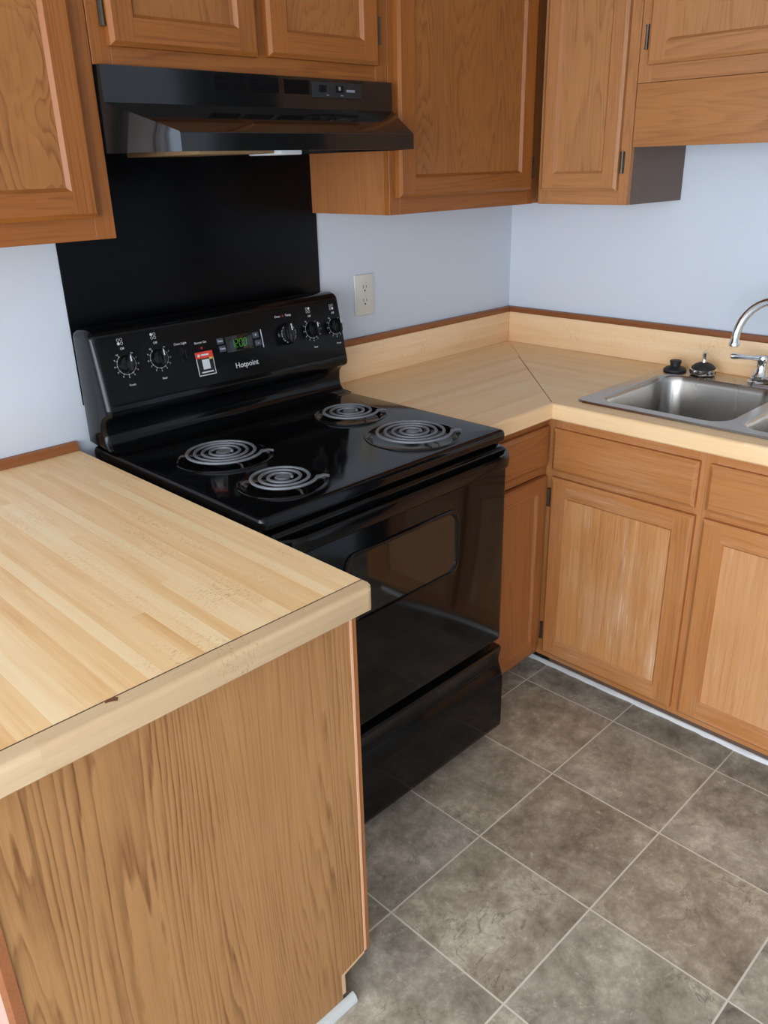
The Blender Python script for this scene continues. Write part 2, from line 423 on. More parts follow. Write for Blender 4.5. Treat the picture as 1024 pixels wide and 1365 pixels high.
# ------------------------------------------------------------------ room
XR = 1.696; XL = -3.2; YF = -4.3; H = 2.44
b = MB(); b.box(XL-.1, XR+.1, YF-.1, .1, -.05, 0); struct(b.build('floor', 'floor'))
b = MB(); b.box(XL-.1, XR+.1, YF-.1, .1, H, H+.05); struct(b.build('ceiling', 'ceil'))
b = MB(); b.box(XL-.1, XR+.1, 0, .1, 0, H); struct(b.build('wall_back', 'wall'))
def holed(axis, pos, th, a0, a1, h0, h1, name):
    b = MB()
    lo, hi = (YF-.1, 0) if axis == 'x' else (XL, XR)
    for (p, q, z0, z1) in ((lo, a0, 0, H), (a1, hi, 0, H), (a0, a1, 0, h0), (a0, a1, h1, H)):
        if q-p < 1e-4 or z1-z0 < 1e-4: continue
        if axis == 'x': b.box(pos, pos+th, p, q, z0, z1)
        else: b.box(p, q, pos, pos+th, z0, z1)
    return struct(b.build(name, 'wall'))
holed('x', XL, -.1, -3.65, -.03, .25, 2.15, 'wall_left')
holed('y', YF, -.1, -3.0, -2.0, .35, 2.15, 'wall_front')
holed('x', XR, .1, -2.75, -1.72, 0, 2.05, 'wall_right')          # unseen doorway, added to darken reflections, into a made-up hall
b = MB(); b.box(XR+.1, XR+1.5, -1.70, -1.62, 0, H); b.box(XR+.1, XR+1.5, -2.85, -2.77, 0, H); b.box(XR+1.5, XR+1.6, -2.85, -1.62, 0, H); b.box(XR+.1, XR+1.6, -2.85, -1.62, 2.2, 2.25); b.box(XR+.1, XR+1.6, -2.85, -1.62, -.05, 0)
struct(b.build('added_hall', 'hall'))  # added dark box for the range and hood to reflect
def window(name, axis, pos, a0, a1, h0, h1):
    b = MB(); t = .05
    def bx(p, q, z0, z1):
        if axis == 'x': b.box(pos-.08, pos-.03, p, q, z0, z1)
        else: b.box(p, q, pos-.08, pos-.03, z0, z1)
    bx(a0, a0+t, h0, h1); bx(a1-.025, a1, h0, h1); bx(a0+t, a1-.025, h0, h0+t); bx(a0+t, a1-.025, h1-t, h1)
    m = (a0+a1)/2; bx(m-t/2, m+t/2, h0+t, h1-t)
    struct(b.build(name, 'white'))
window('window_1', 'x', XL, -3.65, -.03, .25, 2.15)
window('fill_window', 'y', YF, -3.0, -2.0, .35, 2.15)  # unseen window, added to let fill reach the front-facing surfaces

# ------------------------------------------------------------------ cabinet builders
# side 'B' faces -y (back wall run, u = x);  side 'R' faces -x (right wall run, u = y)
def PB(y0): return (lambda u, v, d: (u, y0-d, v)), (0, -1, 0)
def PR(x0): return (lambda u, v, d: (x0-d, u, v)), (-1, 0, 0)

def frame_rings(mb, P, nrm, u0, u1, v0, v1, th, cham, miS, miR):
    """back rect, outer side, chamfer: ring walls shared by doors and drawer fronts"""
    A = [(u0, v0), (u1, v0), (u1, v1), (u0, v1)]
    c = cham; B = [(u0+c, v0+c), (u1-c, v0+c), (u1-c, v1-c), (u0+c, v1-c)]
    for i in range(4):
        j = (i+1) % 4; mi = miR if i in (0, 2) else miS
        mb.quad([P(*A[i], 0), P(*A[j], 0), P(*A[j], th-c*.7), P(*A[i], th-c*.7)], mi)
        mb.quad([P(*A[i], th-c*.7), P(*A[j], th-c*.7), P(*B[j], th), P(*B[i], th)], mi)
    mb.quad([P(*q, 0) for q in A], miS)
    return B

def door(parent, PN, u0, u1, v0, v1, stile=.05, rail=.047, mats=('oz', 'ox', 'op'), th=.019, name='door', hinges=()):
    P, nrm = PN
    mb = MB()
    B = frame_rings(mb, P, nrm, u0, u1, v0, v1, th, .008, 0, 1)
    a0, c0 = B[0]; a1, c1 = B[2]
    s0, s1, r0, r1 = u0+stile, u1-stile, v0+rail, v1-rail
    mb.quad([P(a0, c0, th), P(s0, c0, th), P(s0, c1, th), P(a0, c1, th)], 0)
    mb.quad([P(s1, c0, th), P(a1, c0, th), P(a1, c1, th), P(s1, c1, th)], 0)
    mb.quad([P(s0, c0, th), P(s1, c0, th), P(s1, r0, th), P(s0, r0, th)], 1)
    mb.quad([P(s0, r1, th), P(s1, r1, th), P(s1, c1, th), P(s0, c1, th)], 1)
    I = [(s0, r0), (s1, r0), (s1, r1), (s0, r1)]; k = .007
    J = [(s0+k, r0+k), (s1-k, r0+k), (s1-k, r1-k), (s0+k, r1-k)]
    for i in range(4):
        j = (i+1) % 4
        mb.quad([P(*I[i], th), P(*I[j], th), P(*J[j], th-.008), P(*J[i], th-.008)], 1 if i in (0, 2) else 0)
    d = mb.build(name, mats[:2], parent, smooth=False, fix=False)
    mb = MB(); mb.quad([P(*q, th-.0078) for q in ((s0+k-.002, r0+k-.002), (s1-k+.002, r0+k-.002), (s1-k+.002, r1-k+.002), (s0+k-.002, r1-k+.002))], 0)
    mb.quad([P(*q, th-.012) for q in ((s0+k-.002, r0+k-.002), (s1-k+.002, r0+k-.002), (s1-k+.002, r1-k+.002), (s0+k-.002, r1-k+.002))], 0)
    mb.build('door_panel', mats[2], d, smooth=False, fix=False)
    for hu, hv in hinges: hinge(d, PN, hu, hv)
    return d

def hinge(parent, PN, u, v):
    P, _ = PN; mb = MB()
    p0, p1 = P(u-.005, v-.026, 0), P(u+.005, v+.026, .004)
    mb.box(p0[0], p1[0], p0[1], p1[1], p0[2], p1[2], bev=.001)
    mb.tube([P(u, v-.024, .006), P(u, v+.024, .006)], .0045, 8)
    for q in (-.026, .026): mb.tube([P(u, v+q-.002, .006), P(u, v+q+.002, .006)], .0058, 8)
    mb.build('hinge', 'darkmetal', parent)

def drawer(parent, PN, u0, u1, v0, v1, mat, th=.019):
    P, n = PN; mb = MB()
    B = frame_rings(mb, P, n, u0, u1, v0, v1, th, .010, 0, 0)
    mb.quad([P(*q, th) for q in B], 0)
    return mb.build('drawer', mat, parent, smooth=False, fix=False)

def wallrun_frame(parent, PN, pieces, mats, name='face_frame'):
    """pieces: (u0,u1,v0,v1,mat index); 19 mm thick boards whose front lies on the plane"""
    P, _ = PN; mb = MB()
    for u0, u1, v0, v1, mi in pieces:
        p, q = P(u0, v0, -.019), P(u1, v1, 0)
        mb.box(p[0], q[0], p[1], q[1], p[2], q[2], mi, bev=.0008, seg=1)
    return mb.build(name, mats, parent)

YU = -.311                 # face-frame plane of the back wall cabinets
ZU, ZM, ZT = 1.413, 1.715, 2.17
G_UP = 'oak wall cabinets'
# ---- left wall cabinet
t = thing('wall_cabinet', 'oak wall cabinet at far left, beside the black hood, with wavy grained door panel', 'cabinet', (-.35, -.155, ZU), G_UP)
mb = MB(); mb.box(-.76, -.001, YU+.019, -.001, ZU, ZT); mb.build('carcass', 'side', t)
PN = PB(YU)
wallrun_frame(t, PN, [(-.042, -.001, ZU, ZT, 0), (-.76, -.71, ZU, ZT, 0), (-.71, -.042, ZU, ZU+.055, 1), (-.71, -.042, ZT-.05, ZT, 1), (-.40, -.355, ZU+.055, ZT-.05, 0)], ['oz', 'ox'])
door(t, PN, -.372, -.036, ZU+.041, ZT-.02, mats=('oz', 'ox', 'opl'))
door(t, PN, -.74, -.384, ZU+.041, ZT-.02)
# ---- cabinet over the hood
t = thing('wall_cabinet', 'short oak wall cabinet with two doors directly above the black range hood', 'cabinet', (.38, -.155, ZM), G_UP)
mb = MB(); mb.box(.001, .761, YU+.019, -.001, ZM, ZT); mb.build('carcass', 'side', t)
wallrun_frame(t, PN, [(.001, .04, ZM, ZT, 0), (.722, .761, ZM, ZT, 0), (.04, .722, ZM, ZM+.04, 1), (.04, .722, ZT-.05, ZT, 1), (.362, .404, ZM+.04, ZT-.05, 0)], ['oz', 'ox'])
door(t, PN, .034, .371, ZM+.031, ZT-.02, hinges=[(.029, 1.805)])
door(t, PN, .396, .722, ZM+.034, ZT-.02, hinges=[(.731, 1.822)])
# ---- cabinet right of the hood
t = thing('wall_cabinet', 'tall oak wall cabinet between the black hood and the wall corner, above the outlet', 'cabinet', (1.07, -.155, ZU), G_UP)
mb = MB(); mb.box(.763, XR-.001, YU+.019, -.001, ZU, ZT); mb.build('carcass', 'side', t)
wallrun_frame(t, PN, [(.763, .80, ZU, ZT, 0), (1.345, XR-.318, ZU, ZT, 0), (.80, 1.345, ZU, ZU+.055, 1), (.80, 1.345, ZT-.05, ZT, 1)], ['oz', 'ox'])
door(t, PN, .785, 1.351, ZU+.041, ZT-.02, stile=.056, hinges=[(1.362, 1.515)])
# ---- narrow corner cabinet on the right wall
XU = XR-.317
PNR = PR(XU)
t = thing('wall_cabinet', 'narrow one door oak wall cabinet on the right wall, next to the corner', 'cabinet', (XR-.155, -.47, ZU), G_UP)
mb = MB(); mb.box(XU+.019, XR-.001, -.628, -.332, ZU, ZT, 0)
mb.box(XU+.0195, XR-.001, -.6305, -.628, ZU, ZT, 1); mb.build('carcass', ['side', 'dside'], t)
wallrun_frame(t, PNR, [(-.63, -.60, ZU, ZT, 0), (-.372, -.332, ZU, ZT, 0), (-.60, -.372, ZU, ZU+.05, 1), (-.60, -.372, ZT-.05, ZT, 1)], ['orz', 'ory'])
door(t, PNR, -.601, -.349, ZU+.038, ZT-.02, stile=.044, rail=.045, mats=('orz', 'ory', 'orp'), hinges=[(-.609, 1.523), (-.609, 2.02)])
# ---- cabinet over the sink with the deep valance board
t = thing('wall_cabinet', 'pale oak cabinet over the sink with a deep wooden valance board below', 'cabinet', (XR-.155, -1.09, ZM), G_UP)
mb = MB(); mb.box(XU+.019, XR-.001, -1.55, -.632, ZM, ZT); mb.build('carcass', 'side', t)
wallrun_frame(t, PNR, [(-.672, -.632, ZM, ZT, 0), (-1.55, -1.51, ZM, ZT, 0), (-1.51, -.672, ZM, ZM+.05, 1), (-1.51, -.672, ZT-.05, ZT, 1), (-1.11, -1.07, ZM+.05, ZT-.05, 0)], ['orz', 'ory'])
mb = MB(); mb.box(XU+.001, XU+.019, -1.55, -.632, 1.561, ZM-.001, bev=.001); mb.build('valance', 'ory', t)
door(t, PNR, -1.085, -.662, ZM+.04, ZT-.02, rail=.05, mats=('orz', 'ory', 'orp'), hinges=[(-.652, 1.82)])
door(t, PNR, -1.52, -1.098, ZM+.04, ZT-.02, rail=.05, mats=('orz', 'ory', 'orp'))

# ------------------------------------------------------------------ base cabinets
ZC = .914; ZCB = .874
XF = XR-.61; YB = -.61; ZK = .083
G_B = 'oak base cabinets'
t = thing('base_cabinet', 'narrow oak base cabinet squeezed between the black stove and the corner', 'cabinet', (.92, -.3, 0), G_B)
mb = MB(); mb.box(.775, XF, YB+.019, -.002, ZK, ZCB-.001); mb.build('carcass', 'side', t)
mb = MB(); mb.box(.775, XF-.002, YB+.075, YB+.085, 0, ZK); mb.build('toe_kick', 'bzd', t)
PN = PB(YB)
wallrun_frame(t, PN, [(.775, .812, ZK, ZCB-.001, 0), (1.062, XF, ZK, ZCB-.001, 0), (.812, 1.062, ZK, ZK+.045, 1), (.812, 1.062, .694, .734, 1), (.812, 1.062, ZCB-.04, ZCB-.001, 1)], ['bzd', 'bx'])
drawer(t, PN, .795, 1.073, .723, .842, 'bx')
door(t, PN, .795, 1.073, .108, .692, stile=.046, rail=.045, mats=('bzd', 'bx', 'bzd'))

t = thing('base_cabinet', 'long worn oak sink base cabinet along the right wall with two doors', 'cabinet', (XR-.3, -1.1, 0), G_B)
mb = MB(); mb.box(XF+.019, XR-.002, -1.60, YB-.002, ZK, .70); mb.build('carcass', 'side', t)
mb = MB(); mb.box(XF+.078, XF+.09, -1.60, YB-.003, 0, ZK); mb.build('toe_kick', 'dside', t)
PNR = PR(XF)
wallrun_frame(t, PNR, [(-.655, YB, ZK, ZCB-.001, 0), (-1.103, -1.057, ZK, ZCB-.001, 0), (-1.60, -1.52, ZK, ZCB-.001, 0)] +
   [(a, c, v0, v1, 1) for a, c in ((-1.057, -.655), (-1.52, -1.103)) for v0, v1 in ((ZK, ZK+.05), (.68, .735), (ZCB-.045, ZCB-.001))], ['bz', 'by'])
drawer(t, PNR, -1.066, -.638, .714, .838, 'by')
drawer(t, PNR, -1.528, -1.094, .714, .838, 'by')
door(t, PNR, -1.071, -.640, .106, .693, stile=.052, rail=.052, mats=('bz', 'by', 'bpw'), hinges=[(-.630, .625), (-.630, .175)])
door(t, PNR, -1.528, -1.094, .106, .693, stile=.054, rail=.052, mats=('bz', 'by', 'bp'), hinges=[])
# white base strip along the toe kick
mb = MB()
ys = [-.52-.03*i for i in range(37)]
rings = []
for y in ys:
    k = random.uniform(-.004, .004)
    rings.append([(XF+.0775, y, .0), (XF+.070+k*.6, y, 0), (XF+.070+k*.6, y, .005), (XF+.074, y, .011), (XF+.0775, y, .012)])
mb.loft(rings); struct(mb.build('trim_1', 'white'))

# ---- peninsula cabinet
t = thing('base_cabinet', 'oak peninsula cabinet in the foreground with a plain wood grained end panel', 'cabinet', (-.35, -.5, 0), G_B)
mb = MB(); mb.box(-.64, -.056, -1.003, -.002, .10, ZCB-.0035); mb.build('carcass', 'side', t)
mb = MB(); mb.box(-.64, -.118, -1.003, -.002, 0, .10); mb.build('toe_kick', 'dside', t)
mb = MB()
mb.prism([(-.655, 0), (-.117, 0), (-.117, .084), (-.056, .098), (-.056, ZCB-.0035), (-.655, ZCB-.0035)], 'y', -1.010, -1.003)
mb.build('end_panel', 'end', t)
mb = MB(); mb.box(-.0555, -.0505, -1.0112, -.9, .098, ZCB-.0035); mb.build('raw_edge', 'raw', t)['label'] = 'pale pink raw wood edge strip'
mb = MB(); mb.prism([(-.117, .030), (-.109, .030), (-.109, .0795), (-.056, .092), (-.056, .098), (-.117, .084)], 'y', -1.0106, -1.004)
mb.build('notch_edge', 'rawpale', t)
mb = MB()
for a0, a1, z0, z1, mi in ((-1.010, -.96, .098, ZCB-.0035, 0), (-.66, -.61, .098, ZCB-.0035, 0), (-.96, -.66, .098, .145, 1), (-.96, -.66, ZCB-.045, ZCB-.0035, 1), (-.96, -.66, .69, .735, 1)):
    mb.box(-.0505, -.041, a0, a1, z0, z1, mi)
mb.build('face_frame', ['bzd', 'bzd'], t)
mb = MB(); mb.prism([(-.655, -1.013), (-.668, -1.010), (-.674, -1.0), (-.670, -.985), (-.655, -.98)], 'z', 0, ZCB-.0035); mb.build('corner_moulding', 'trimy', t)
mb = MB(); mb.box(-.660, -.641, -.98, -.002, 0, ZCB-.0035); mb.build('back_panel', 'pale_back', t)['label'] = 'pale painted back panel of the peninsula'
mb = MB()
q = [(0, 0), (-.014, 0), (-.014, .006), (-.010, .014), (-.003, .018), (0, .018)]
mb.loft([[(x, -1.0105+a, z) for a, z in q] for x in (-.67, -.092)]); struct(mb.build('trim_2', 'vinyl'))

# ------------------------------------------------------------------ countertops
def edge_profile(d0, d1, z0, z1, n=6, r=.012):
    """nose profile; d = outward distance"""
    pts = [(d0, z0), (d1-.004, z0), (d1, z0+.004)]
    for k in range(n+1):
        a = math.radians(90*k/n); pts.append((d1-r+r*math.cos(a), z1-r+r*math.sin(a)))
    pts.append((d0, z1)); return pts
# peninsula top
t = thing('countertop', 'butcher block patterned peninsula countertop in the left foreground', 'countertop', (-.35, -.5, ZCB), 'laminate countertops')
XPL, XPR, YP = -.72, -.023, -1.041
mb = MB(); mb.box(XPL, XPR, -1.0085, -.001, ZCB, ZC-.0004)
mb.build('top', 'pen_top', t)
mb = MB()
pr = edge_profile(0, .0322, .872, ZC-.0002, r=.010)
xs = [XPL, XPR-.016, XPR-.008, XPR-.003, XPR]; ins = [0, 0, .003, .009, .018]
mb.loft([[(x, -1.0088-min(a, .0322-i), z) for a, z in pr] for x, i in zip(xs, ins)])
mb.build('front_edge', 'pen_edge', t)
mb = MB(); mb.box(XPL, XPR-.001, -1.0098, -1.0082, ZC-.003, ZC+.0002); mb.build('edge_seam', 'seam', t)
mb = MB()
mb.prism([(-.474, -1.0098), (-.462, -1.0098), (-.458, -1.014), (-.462, -1.020), (-.468, -1.016), (-.476, -1.0135)], 'z', ZC-.004, ZC+.0006)
mb.build('chip', 'chip', t)['label'] = 'small brown chip on the countertop edge'
mb = MB()
mb.loft([[(x, -.001, ZC+.0005), (x, -.018, ZC+.0005), (x, -.018, ZC+.014), (x, -.012, ZC+.021), (x, -.001, ZC+.022)] for x in (XPL, -.024)])
o = mb.build('wall_trim', 'trimx', None, org=(-.35, -.01, ZC)); tag(o, 'thin stained wood strip on the peninsula counter against the back wall', 'trim')

# corner top: back leg + right leg, mitred, with a cut-out for the sink
t = thing('countertop', 'L shaped butcher block patterned corner countertop around the sink', 'countertop', (1.3, -.35, ZCB), 'laminate countertops')
XC, YC = XR-.640, -.640
YE = -1.62
SX0, SX1, SY0, SY1 = 1.128, 1.625, -1.495, -.688
def plate(outer, holes, z0, z1, mats, nm, par):
    mb = MB()
    for z, up in ((z1, (0, 0, 1)), (z0, (0, 0, -1))):
        mb.fill([[(x, y, z) for x, y in lp] for lp in [outer]+holes], 0, up)
    for lp in [outer]+holes:
        for i in range(len(lp)):
            a, c = lp[i], lp[(i+1) % len(lp)]
            mb.quad([(*a, z0), (*c, z0), (*c, z1), (*a, z1)])
    return mb.build(nm, mats, par, smooth=False, fix=False)
m_in = (XC+.012, YC+.012); m_out = (XR-.001, -.001)
plate([(.774, -.001), (.774, YC+.012), m_in, m_out], [], ZCB, ZC, 'bk_top', 'back_leg', t)
plate([(m_in[0]+.0012, m_in[1]), (m_out[0], m_out[1]-.0012), (XR-.001, YE), (XC+.012, YE)], [[(SX0, SY0), (SX1, SY0), (SX1, SY1), (SX0, SY1)]], ZCB, ZC, 'rt_top', 'right_leg', t)
mb = MB(); mb.prism([(m_in[0]-.0012, m_in[1]), (m_in[0]+.0016, m_in[1]), (1.484, -.2085), (1.4815, -.2085)], 'z', ZC-.003, ZC+.00025); mb.build('mitre_seam', 'seam', t)
pr = edge_profile(0, .012, ZCB-.006, ZC-.0001, r=.009)
mb = MB(); mb.loft([[(.774, YC+.012-a, z) for a, z in pr], [(XC+.012-a, YC+.012-a, z) for a, z in pr]]); mb.build('front_edge', 'bk_edge', t)
mb = MB(); mb.loft([[(XC+.012-a, YC+.012-a, z) for a, z in pr], [(XC+.012-a, YE, z) for a, z in pr]]); mb.build('front_edge', 'rt_edge', t)
mb = MB(); mb.box(.776, XR-.021, -.020, -.001, ZC+.0003, 1.022, bev=.0015); s1 = mb.build('backsplash', 'bk_splash', t)
mb = MB(); mb.box(XR-.020, XR-.001, YE, -.001, ZC+.0003, 1.022, bev=.0015); s2 = mb.build('backsplash', 'rt_splash', t)
mb = MB(); mb.box(.776, XR-.023, -.023, -.001, 1.0225, 1.041, bev=.003); mb.build('wood_cap', 'trimx', s1)
mb = MB(); mb.box(XR-.023, XR-.001, YE, -.001, 1.0225, 1.041, bev=.003); mb.build('wood_cap', 'trimy', s2)

# ------------------------------------------------------------------ sink
t = thing('kitchen_sink', 'stainless steel double bowl sink set into the right countertop', 'sink', (1.38, -1.09, .75))
DX0, DX1, DY0, DY1 = 1.112, 1.641, -1.512, -.670
ZD = ZC+.006
bowls = [(1.150, 1.553, -1.082, -.714), (1.150, 1.553, -1.468, -1.108)]
mb = MB()
outer = rrect(DX0+.010, DX1-.010, DY0+.010, DY1-.010, .03, 8)
mb.fill([[(x, y, ZD) for x, y in outer]] + [[(x, y, ZD) for x, y in rrect(*bw, .06, 10)] for bw in bowls])
def ring(x0, x1, y0, y1, r, z, i): return [(x, y, z) for x, y in rrect(x0+i, x1-i, y0+i, y1-i, max(r-i*.5, .01), 8)]
mb.loft([ring(DX0, DX1, DY0, DY1, .035, ZD, .010), ring(DX0, DX1, DY0, DY1, .035, ZD-.0005, .005), ring(DX0, DX1, DY0, DY1, .035, ZC+.0008, 0), ring(DX0, DX1, DY0, DY1, .035, ZC+.0003, .002)], cap0=False, cap1=False)
mb.build('deck', 'steel', t)
for bw in bowls:
    mb = MB(); R = []
    for i, dz in ((0, 0), (.003, -.0015), (.006, -.006), (.009, -.02), (.016, -.12), (.022, -.15), (.034, -.166), (.055, -.174), (.10, -.178)):
        R.append([(x, y, ZD+dz) for x, y in rrect(bw[0]+i, bw[1]-i, bw[2]+i, bw[3]-i, .06 if i < .03 else .055, 10)])
    mb.loft(R, cap0=False, cap1=True)
    bo = mb.build('bowl', 'steel', t)
    mb = MB(); cx, cy = (bw[0]+bw[1])/2, (bw[2]+bw[3])/2
    mb.lathe([(.055, 0), (.055, .003), (.045, .004), (.040, .0005), (.012, .0002)], Matrix.Translation((cx, cy, ZD-.1785)), 32)
    mb.build('drain', 'chrome', bo)
# stopper and strainer resting on the deck
mb = MB(); mb.lathe([(.033, 0), (.035, .002), (.034, .006), (.028, .011), (.018, .014), (.0155, .016), (.0155, .024), (.0175, .026), (.0175, .031), (.016, .033), (.004, .034)], Matrix.Translation((1.594, -.724, ZD+.0003)), 36)
tag(mb.build('sink_stopper', 'rubber', None, org=(1.594, -.724, ZD)), 'flat black rubber sink stopper on the sink deck near the wall', 'stopper')
t = thing('basket_strainer', 'metal basket strainer with dark cap and pin standing beside the rubber stopper', 'strainer', (1.598, -.812, ZD))
T = Matrix.Translation((1.598, -.812, ZD+.0003))
mb = MB(); mb.lathe([(.031, 0), (.037, .003), (.0385, .006), (.0385, .016), (.0405, .0175), (.0405, .0195), (.036, .0205)], T, 40)
bk = mb.build('basket', 'chrome', t)
for k in range(16):
    a = 2*math.pi*k/16; mb = MB()
    mb.lathe([(.0034, 0), (.0034, .0008)], T @ Matrix.Translation((.0382*math.cos(a), .0382*math.sin(a), .0105)) @ Matrix.Rotation(a, 4, 'Z') @ Matrix.Rotation(math.pi/2, 4, 'Y'), 10)
    mb.build('hole', 'slot', bk)
mb = MB(); mb.lathe([(.036, .0205), (.034, .025), (.026, .032), (.015, .037), (.008, .039), (.003, .0395)], T, 36); mb.build('cap', 'rubber', t)
mb = MB(); mb.lathe([(.0075, .039), (.0065, .044), (.0058, .056), (.0072, .062), (.0072, .067), (.004, .069)], T, 20); mb.build('pin', 'chrome', t)

# ------------------------------------------------------------------ faucet
FX, FY = 1.600, -1.085
t = thing('faucet', 'chrome gooseneck faucet with lever handles at the back of the sink', 'faucet', (FX, FY, ZD))
mb = MB()
R = []
for i, z in ((0, .0003), (0, .006), (.004, .010), (.008, .011)):
    R.append([(x, y, ZD+z) for x, y in rrect(FX-.028+i, FX+.028-i, FY-.135+i, FY+.135-i, .026-i*.5, 8)])
mb.loft(R)
for i, z in ((0, 0),):
    mb.loft([[(x, y, ZD+z2) for x, y in rrect(FX-.023+j, FX+.023-j, FY-.13+j, FY+.13-j, .021-j*.4, 8)] for j, z2 in ((0, .0111), (0, .017), (.003, .020), (.007, .021))])
mb.build('base_plate', 'chrome', t)
dx, dy = -.77, .637
mb = MB()
path = [(FX, FY, ZD+.02), (FX, FY, ZD+.08), (FX, FY, 1.07)]
for k in range(1, 19):
    a = math.radians(180*k/18); s_ = .1-.1*math.cos(a)
    path.append((FX+dx*s_, FY+dy*s_, 1.07+.1*math.sin(a)))
path.append((FX+dx*.2, FY+dy*.2, 1.062))
rr = [.0115]*len(path)
mb.tube(path, rr, 18)
p = Vector((FX+dx*.2, FY+dy*.2, 1.050))
mb.lathe([(.0115, 0), (.0145, .002), (.0145, .010), (.0125, .014), (.0112, .02)], Matrix.Translation(p), 24)
mb.lathe([(.024, ZD+.02), (.024, ZD+.03), (.018, ZD+.04), (.0135, ZD+.06), (.013, ZD+.09), (.0118, ZD+.095)], Matrix.Translation((FX, FY, 0)), 24)
mb.build('spout', 'chrome', t)
for sgn in (1, -1):
    hx, hy = FX, FY+sgn*.102
    mb = MB()
    mb.lathe([(.024, .018), (.024, .024), (.020, .030), (.0155, .045), (.0135, .058), (.0155, .066), (.0165, .074), (.0145, .080), (.006, .083)], Matrix.Translation((hx, hy, ZD)), 28)
    ddx, ddy = (-.72, .69*sgn)
    mb.tube([(hx, hy, ZD+.073), (hx+ddx*.03, hy+ddy*.03, ZD+.076), (hx+ddx*.065, hy+ddy*.065, ZD+.080), (hx+ddx*.088, hy+ddy*.088, ZD+.083), (hx+ddx*.096, hy+ddy*.096, ZD+.084)], [.0085, .0065, .0068, .0095, .006], 14)
    mb.build('handle', 'chrome', t)

# ------------------------------------------------------------------ outlet and splash sheet
t = thing('electrical_outlet', 'ivory double electrical outlet on the back wall above the countertop', 'outlet', (.953, -.003, 1.165))
mb = MB(); mb.box(.913, .993, -.006, 0, 1.104, 1.227, bev=.0025, seg=3); mb.build('cover_plate', 'plate', t)
for zc in (1.187, 1.147):
    mb = MB()
    R = [[(.953+(x)*k, y, zc+z*k) for x, z in rrect(-.0165, .0165, -.0145, .0145, .0125, 6)] for k, y in ((1.06, -.0058), (1.03, -.0072), (1, -.0078))]
    mb.loft(R); so = mb.build('receptacle', 'plate', t)
    mb = MB()
    mb.box(.9455, .9475, -.0083, -.0075, zc-.001, zc+.0085); mb.box(.9585, .9605, -.0083, -.0075, zc, zc+.0075)
    mb.lathe([(.0028, 0), (.0028, .0008)], Matrix.Translation((.953, -.0075, zc-.0075)) @ Matrix.Rotation(math.pi/2, 4, 'X'), 14)
    mb.build('slot', 'slot', so)
mb = MB(); mb.lathe([(.0032, 0), (.003, .0012), (.001, .0014)], Matrix.Translation((.953, -.0062, 1.167)) @ Matrix.Rotation(math.pi/2, 4, 'X'), 14); mb.build('screw', 'plate', t)

mb = MB(); mb.box(.011, .777, -.005, -.0005, 1.016, 1.70, bev=.0012)
tag(mb.build('splash_sheet', 'sheet', None, org=(.39, 0, 1.016)), 'flat black metal sheet on the wall between the stove and the hood', 'splash panel')

# ------------------------------------------------------------------ range hood
t = thing('range_hood', 'black under cabinet range hood hanging above the stove', 'range hood', (.38, -.2, 1.563))
x0, x1 = .003, .759
yf, yl = -.330, -.460; zb, zl, zs, zt = 1.565, 1.596, 1.652, ZM-.001
xa, xb = .073, .692
mb = MB()
V = lambda x, y, z: (x, y, z)
# front band
mb.quad([V(x0, yf, zs), V(x1, yf, zs), V(x1, yf, zt), V(x0, yf, zt)])
# slope, lip, side facets, ends, top, bottom rim
mb.quad([V(x0, yf, zs), V(x1, yf, zs), V(xb, yl, zl+.003), V(xa, yl, zl+.003)])
mb.quad([V(xa, yl, zl+.003), V(xb, yl, zl+.003), V(xb, yl-.003, zl), V(xa, yl-.003, zl)])
mb.quad([V(xa, yl-.003, zl), V(xb, yl-.003, zl), V(xb, yl-.003, zb), V(xa, yl-.003, zb)])
mb.quad([V(xa, yl-.003, zb), V(xb, yl-.003, zb), V(xb, yl+.012, zb), V(xa, yl+.012, zb)])
for xe, xi in ((x0, xa), (x1, xb)):
    f = mb.bm.faces.new([mb.bm.verts.new(p) for p in (V(xe, yf, zs), V(xi, yl, zl+.003), V(xi, yl-.003, zl), V(xi, yl-.003, zb), V(xe, yf, zb))])
    f = mb.bm.faces.new([mb.bm.verts.new(p) for p in (V(xe, -.006, zb), V(xe, -.006, zt), V(xe, yf, zt), V(xe, yf, zs), V(xe, yf, zb))])
mb.quad([V(x0, yf, zt), V(x1, yf, zt), V(x1, -.006, zt), V(x0, -.006, zt)])
mb.quad([V(x0, -.006, zb), V(x1, -.006, zb), V(x1, -.006, zt), V(x0, -.006, zt)])
mb.quad([V(x0, -.006, zb+.006), V(x1, -.006, zb+.006), V(x1, yf, zb+.006), V(x0, yf, zb+.006)])
mb.quad([V(x0, yf, zb+.006), V(x1, yf, zb+.006), V(xb, yl, zb+.006), V(xa, yl, zb+.006)])
bmesh.ops.remove_doubles(mb.bm, verts=mb.bm.verts[:], dist=.0002)
mb.build('canopy', 'hood', t)
for a, c in ((.250, .322), (.338, .412), (.428, .498)):
    mb = MB(); mb.box(a, c, yf-.0008, yf+.001, 1.680, 1.708)
    for k in range(5):
        z = 1.6835+k*.0052; mb.box(a+.001, c-.001, yf-.0022, yf, z, z+.0024)
    mb.build('vent_grille', 'sheet', t)
mb = MB(); mb.box(.505, .656, yf-.004, yf+.001, 1.675, 1.7065, bev=.001); cp = mb.build('control_plate', 'hood2', t)
for a in (.533, .584):
    mb = MB(); mb.box(a-.010, a+.010, yf-.0075, yf-.003, 1.686, 1.700, bev=.0012); mb.build('switch', 'blackp', cp)
